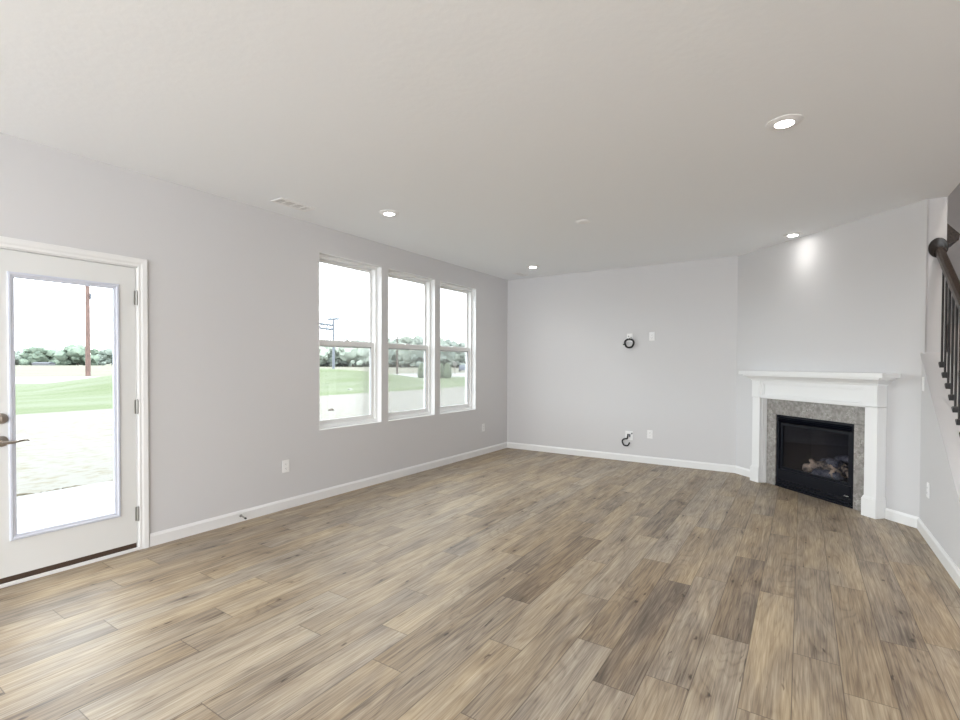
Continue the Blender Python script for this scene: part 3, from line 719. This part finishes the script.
o = empty('stairwell_fill', (1.55, 3.6, 5.4), label='round fill light added out of view on the upper stairwell ceiling', cat='ceiling light')  # unseen light, added to lift the dark stairwell
m = MB(); m.lathe([(0, -.02), (.17, -.02), (.18, 0), (0, 0)]); m.build('base', plate_m, o, True)
m = MB(); m.lathe([(0, -.09), (.08, -.08), (.14, -.05), (.16, -.021), (0, -.021)]); m.build('diffuser', stairfill_m, o, True)
for gx in (-.6, .5, 1.5):  # globes added out of view to brighten walls and ceiling
    o = empty('fill_globe', (gx, -2.7, H), label='opal fill globe on a thin cord, added out of view behind the viewer', cat='fill light', group='added fill globes behind the viewer')
    m = MB(); m.lathe([(0, -.02), (.06, -.018), (.065, 0), (0, 0)]); m.build('canopy', plate_m, o, True)
    m = MB(); m.tube([(0, 0, -.018), (0, 0, -.92)], .004, 8); m.build('cord', cable_m, o)
    m = MB(); m.blob((0, 0, -1.06), .15, 3, 0.); m.build('globe', globe_m, o, True)

def vent(cx, cy, L, Wd, label, nslat=4):
    o = empty('ceiling_vent', (cx, cy, H), label=label, cat='vent')
    m = MB(); 
    for a, b, c, d_ in ((-Wd / 2, Wd / 2, -L / 2, -L / 2 + .022), (-Wd / 2, Wd / 2, L / 2 - .022, L / 2), (-Wd / 2, -Wd / 2 + .022, -L / 2 + .022, L / 2 - .022), (Wd / 2 - .022, Wd / 2, -L / 2 + .022, L / 2 - .022)):
        m.box((a, c, -.008), (b, d_, -.0005), .002)
    m.build('frame', plate_m, o)
    MB().box((-Wd / 2 + .022, -L / 2 + .022, -.0012), (Wd / 2 - .022, L / 2 - .022, -.0004)).build('backing', slot_m, o)
    m = MB(); n = nslat
    for i in range(n):
        x = -Wd / 2 + .03 + (Wd - .06) * i / (n - 1)
        m.prism([(x - .003, -.006), (x + .001, -.0015), (x + .003, -.0025), (x - .001, -.0075)], 1, -L / 2 + .022, L / 2 - .022)
    for i in range(1, 4): m.box((-Wd / 2 + .022, -L / 2 + L * i / 4 - .004, -.0078), (Wd / 2 - .022, -L / 2 + L * i / 4 + .004, -.002))
    m.build('louver', plate_m, o)
vent(-3.700, 2.69, .34, .15, 'white louvered ceiling register above the wall between door and first window', 5)
vent(-3.60, 6.62, .30, .13, 'small white ceiling register tucked in the far room corner', 4)
o = empty('ceiling_cover_plate', (-1.78, 4.51, H), label='small round white cover plate in the middle of the ceiling', cat='ceiling plate')
m = MB(); m.lathe([(0, -.012), (.045, -.012), (.062, -.009), (.068, -.004), (.068, -.0004)], Matrix.Identity(4), 32); m.build('cover', plate_m, o, True)

# ---------------------------------------------------------------- outdoors
GZ = -.20
def dirpt(px, dist):
    th = YAW - math.atan((px - 480) / FPX)      # horizontal bearing, anticlockwise from +y
    return Vector((-math.sin(th) * dist, math.cos(th) * dist, 0))
S(MB().box((-1900, -900, GZ - .5), (XL - .6, 1900, GZ - .03)), 'field_ground', field_m, 'tan open field stretching to the tree line', 'field')
S(MB().box((XL - 3.42, -1.2, GZ - .1), (XL - TW - .001, 4.1, GZ + .04), .01), 'patio_ground', conc_m, 'pale concrete patio slab outside the glazed door', 'patio')
S(MB().box((-19.75, -6, GZ - .2), (XL - TW - .001, 46, GZ)), 'straw_ground', straw_m, 'pale straw-covered bare soil between house and lawn', 'bare ground')
m = MB()
for i in range(230):
    y = random.uniform(-1.0, 4.4); m.blob((XL - 3.45 - abs(random.gauss(0, .05)), y, GZ + .012), random.uniform(.012, .045), 1, .3, (1, 1.6, .7))
tag(m.build('soil_clods', clod_m), 'loose tan soil clods and dry grass along the patio edge', 'soil', kind='stuff')
def edge_x(y): return -52.5 + .31 * y
m = MB(); rows = []
nx, ny = 60, 80
for j in range(ny + 1):
    y = -6 + 90 * j / ny; row = []
    for i in range(nx + 1):
        t = i / nx; x = -19.75 + (edge_x(y) + 19.75) * t
        th = math.degrees(math.atan2(-x, y)) - math.degrees(YAW)      # bearing left of the view axis
        a = max(0, 1 - abs((th - 23.5) / 19) ** 2.2); dd = math.hypot(x, y); r = math.exp(-((dd - 42) / 9.5) ** 2)
        z = GZ + .01 + 1.30 * a * r * min(1, (1 - t) * 5) * min(1, t * 2.5) - (.02 if i == 0 else 0)
        row.append(m.bm.verts.new((x, y, z)))
    rows.append(row)
for j in range(ny):
    for i in range(nx): m.bm.faces.new((rows[j][i], rows[j][i + 1], rows[j + 1][i + 1], rows[j + 1][i]))
bmesh.ops.recalc_face_normals(m.bm, faces=m.bm.faces)
lw = m.build('lawn_ground', lawn_m, None, True); tag(lw, 'gently mounded green lawn beyond the straw-covered soil', 'lawn', kind='structure')
m = MB(); q = []
for y in (-40, 140): q.append((edge_x(y) - .5, y)); q.append((edge_x(y) - 23, y))
m.prism([q[0], q[1], q[3], q[2]], 2, GZ - .2, GZ - .01)
S(m, 'road_surface', conc_m, 'pale wide road beyond the lawn', 'road')

def tree(px, dist, hgt, wid, mm, label, group=None, trunk=.25, clumps=44):
    p = dirpt(px, dist); o = empty('tree', (p.x, p.y, GZ - .03), label=label, cat='tree', group=group)
    m = MB()
    for i in range(clumps):
        a = random.uniform(0, 2 * PI); rr = random.uniform(0, .85) * wid / 2; z = hgt * (random.uniform(.13, .86) - .18 * rr / wid)
        k = 1 - abs(z / hgt - .5) * .8
        m.blob((rr * math.cos(a), rr * math.sin(a), z), wid * .13 * k * random.uniform(.7, 1.4), 2, .22, (1, 1, .9))
    m.blob((0, 0, hgt * .45), hgt * .34, 3, .12, (1.2, 1.2, 1.0))
    m.build('foliage', mm, o, True)
    m = MB(); m.tube([(0, 0, 0), (.1, 0, hgt * .3), (0, .1, hgt * .6)], [hgt * .035, hgt * .025, hgt * .012], 8); m.build('trunk', bark_m, o)
    return o
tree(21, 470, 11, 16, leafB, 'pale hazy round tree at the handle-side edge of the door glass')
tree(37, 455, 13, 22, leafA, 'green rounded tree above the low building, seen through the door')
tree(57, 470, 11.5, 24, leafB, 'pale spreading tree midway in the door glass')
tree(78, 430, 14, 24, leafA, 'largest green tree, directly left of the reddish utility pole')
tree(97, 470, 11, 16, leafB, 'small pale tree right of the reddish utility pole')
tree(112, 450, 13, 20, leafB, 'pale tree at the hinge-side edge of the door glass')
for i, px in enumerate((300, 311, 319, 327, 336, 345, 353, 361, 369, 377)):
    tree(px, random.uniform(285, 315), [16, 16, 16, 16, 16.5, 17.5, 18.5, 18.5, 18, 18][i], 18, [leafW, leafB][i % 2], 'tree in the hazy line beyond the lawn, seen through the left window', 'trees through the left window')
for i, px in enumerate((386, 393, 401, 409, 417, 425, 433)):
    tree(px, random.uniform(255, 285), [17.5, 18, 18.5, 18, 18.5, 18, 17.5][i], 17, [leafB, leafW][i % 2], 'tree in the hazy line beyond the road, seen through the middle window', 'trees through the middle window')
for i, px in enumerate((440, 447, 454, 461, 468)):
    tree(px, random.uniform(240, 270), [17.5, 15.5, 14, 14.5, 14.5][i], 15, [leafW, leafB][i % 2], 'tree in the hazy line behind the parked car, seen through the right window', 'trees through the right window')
# low hedge growth filling the foot of the distant wood
def under(px0, px1, dist, hgt, label, mm):
    m = MB(); n = int((px1 - px0) / 1.6)
    for i in range(n):
        p = dirpt(px0 + (px1 - px0) * i / n, dist + random.uniform(-6, 6)); m.blob((p.x, p.y, GZ + hgt * .3), hgt * random.uniform(.45, .8), 2, .14)
    tag(m.build('undergrowth', mm, None, True), label, 'undergrowth', kind='stuff')
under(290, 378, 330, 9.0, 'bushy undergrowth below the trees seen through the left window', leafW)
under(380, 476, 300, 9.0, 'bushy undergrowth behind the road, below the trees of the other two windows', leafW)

def arbor(px, dist, h_, wd_, label):
    p = dirpt(px, dist); o = empty('arborvitae', (p.x, p.y, GZ), label=label, cat='shrub', group='clipped shrubs at the lawn edge')
    m = MB(); m.lathe([(0, .05), (wd_ * .42, .1), (wd_ * .5, h_ * .25), (wd_ * .42, h_ * .6), (wd_ * .22, h_ * .88), (0, h_)], Matrix.Identity(4), 18)
    bmesh.ops.subdivide_edges(m.bm, edges=m.bm.edges, cuts=1)
    for v in m.bm.verts: v.co += Vector([random.uniform(-.05, .05) for _ in range(3)])
    m.build('foliage', leafC, o, True)
    m = MB(); m.tube([(0, 0, -.02), (0, 0, .2)], .05, 8); m.build('trunk', bark_m, o)
arbor(421.5, 57, 1.75, .95, 'dark upright shrub at the edge of the middle window')
arbor(431, 56, 1.7, .95, 'dark upright shrub hidden between middle and right window')
arbor(440.8, 56, 1.75, .95, 'dark upright shrub at the left edge of the right window')
arbor(447.3, 55, 1.8, .95, 'dark upright shrub furthest right of the clipped row')

# utility pole seen through the door
p = dirpt(88, 78); o = empty('utility_pole', (p.x, p.y, GZ - .03), label='reddish brown wooden utility pole seen through the door', cat='utility pole')
m = MB(); m.tube([(0, 0, 0), (.0, 0, 5), (.05, 0, 16)], [.27, .26, .24], 14); m.build('pole', pole_m, o, True)
side = Vector((fw.y, -fw.x, 0)).normalized()
m = MB(); m.tube([side * .45 + Vector((0, 0, 9.5)), side * .45 + Vector((0, 0, 10.2))], .10, 10); m.tube([side * .1 + Vector((0, 0, 9.9)), side * .45 + Vector((0, 0, 9.9))], .04, 6)
m.tube([side * .95 + Vector((0, 0, 10.4)), side * .95 + Vector((0, 0, 10.9))], .07, 8); m.tube([side * .1 + Vector((0, 0, 10.9)), side * .95 + Vector((0, 0, 10.9))], .04, 6); m.build('insulator', steel_m, o, True)
def wires(name, p0, p1, zs, label, sag=.5, r=.02):
    m = MB()
    for z0, z1 in zs:
        A = p0 + Vector((0, 0, z0)); B = p1 + Vector((0, 0, z1)); m.tube([A.lerp(B, t / 10) + Vector((0, 0, -4 * sag * (t / 10) * (1 - t / 10))) for t in range(11)], r, 5)
    return tag(m.build(name, wire_m), label, 'wires')
# crossarm pole and lattice frame seen through the left window
dist = 108; p = dirpt(333.5, dist); o = empty('utility_pole', (p.x, p.y, GZ - .03), label='dark pole with a crossarm seen through the left window', cat='utility pole')
m = MB(); m.tube([(0, 0, 0), (0, 0, 11.3)], [.28, .24], 10); m.build('pole', steel_m, o, True)
m = MB(); v = side * 1.2; m.tube([-v + Vector((0, 0, 11.0)), v + Vector((0, 0, 11.1))], .25, 6)
for t in (-1.1, -.6, .6, 1.1): m.tube([side * t + Vector((0, 0, 11.0)), side * t + Vector((0, 0, 11.45))], .09, 6)
m.build('crossarm', steel_m, o)
q = dirpt(304, dist - 2); o = empty('substation_frame', (q.x, q.y, GZ - .03), label='dark steel girder frame left of the crossarm pole, seen through the left window', cat='steel frame')
dv = (p - q); dvn = dv.normalized(); Ld = dv.length - .25
m = MB(); m.tube([(0, 0, 0), (0, 0, 12.2)], .22, 10); m.build('post', steel_m, o, True)
m = MB(); zA, zB = 9.75, 8.85
for z in (zA, zB): m.tube([Vector((0, 0, z + .45)), dvn * Ld + Vector((0, 0, z))], .27, 6)
nseg = 8
for i in range(nseg): m.tube([dvn * Ld * i / nseg + Vector((0, 0, (zA if i % 2 else zB) + .2)), dvn * Ld * (i + 1) / nseg + Vector((0, 0, (zB if i % 2 else zA) + .1))], .13, 5)
m.tube([Vector((0, 0, 11.6)), dvn * (Ld * .55) + Vector((0, 0, 11.3))], .24, 5)
m.build('girder', steel_m, o)
m = MB()
for i, t in enumerate((.62, .7, .8, .93)): m.tube([dvn * Ld * t + Vector((0, 0, 8.9)), dvn * Ld * t + Vector((.1, 0, 6.0 + .4 * (i % 2)))], .13, 5)
m.build('insulator_string', steel_m, o)
dist = 82; p = dirpt(397.2, dist); o = empty('road_pole', (p.x, p.y, GZ - .03), label='thin dark pole by the road seen through the middle window', cat='pole')
m = MB(); m.tube([(0, 0, 0), (0, 0, 6.2)], [.17, .15], 8); m.build('pole', bark_m, o, True)
m = MB(); m.tube([-side * .5 + Vector((0, 0, 6.1)), side * .5 + Vector((0, 0, 6.1))], .08, 6); m.build('crossarm', bark_m, o)
# roadside sign
p = dirpt(455, 78); o = empty('road_sign', (p.x, p.y, GZ - .03), label='small white road sign on a thin post between shrubs and car', cat='sign')
m = MB(); m.tube([(0, 0, 0), (0, 0, 2.0)], .06, 8); m.build('post', post_m, o)
ang = math.atan2(side.y, side.x)
m = MB(); m.box((-.3, -.03, 1.45), (.3, .03, 1.95), .02); b_ = m.build('sign_panel', sign_m, o); b_.rotation_euler = (0, 0, ang); b_.location = (0, 0, 0)
m = MB(); m.box((-.22, -.04, 1.62), (.22, -.031, 1.72)); b2 = m.build('sign_band', post_m, o); b2.rotation_euler = (0, 0, ang)
# parked car, rear view
p = dirpt(462.8, 112); c = empty('car', (p.x, p.y, GZ - .01), ang, label='blue-grey parked car seen through the right window', cat='car')
m = MB()
m.prism([(-.92, .28), (.92, .28), (.94, .75), (.88, .98), (.72, 1.45), (-.72, 1.45), (-.88, .98), (-.94, .75)], 1, 0, 1.9)
m.prism([(-.92, .28), (.92, .28), (.92, .92), (.80, 1.0), (-.80, 1.0), (-.92, .92)], 1, 1.9, 4.3); m.build('body', car_m, c, True)
m = MB(); m.prism([(-.70, 1.0), (.70, 1.0), (.60, 1.36), (-.60, 1.36)], 1, -.02, .01); m.build('rear_window', carw_m, c)
for sx in (-.78, .78):
    for sy in (.5, 3.6): m = MB(); m.tube([(sx - .11, sy, .32), (sx + .11, sy, .32)], .32, 16); m.build('wheel', tyre_m, c)
for sx in (-.8, .8): m = MB(); m.box((sx - .1, -.03, .75), (sx + .1, .01, .9)); m.build('tail_light', pole_m, c)
# low building behind the field in the door view
p = dirpt(40, 400); hh_ = empty('farm_building', (p.x, p.y, GZ - .03), math.atan2(side.y, side.x) , label='low grey building at the foot of the trees seen through the door', cat='building')
MB().box((-5, 0, 0), (5, 5, 1.3)).build('wall', brick_m, hh_)
m = MB(); m.prism([(-.3, 1.3), (5.3, 1.3), (2.5, 2.1)], 0, -5.3, 5.3); m.build('roof', roof_m, hh_)
# pale stones
p = dirpt(350, 30); m = MB(); m.blob((0, 0, 0), .16, 2, .15, (1.3, .8, .35)); b_ = tag(m.build('stone', stone_m), 'small pale stone on the lawn seen through the left window', 'stone'); b_.location = (p.x, p.y, GZ + .06)
m = MB(); m.blob((0, 0, 0), .09, 2, .2, (1.3, .8, .6)); b_ = tag(m.build('stone', bark_m), 'small brown clod on the straw soil seen through the left window', 'clod'); p = dirpt(331, 17.2); b_.location = (p.x, p.y, GZ + .02)
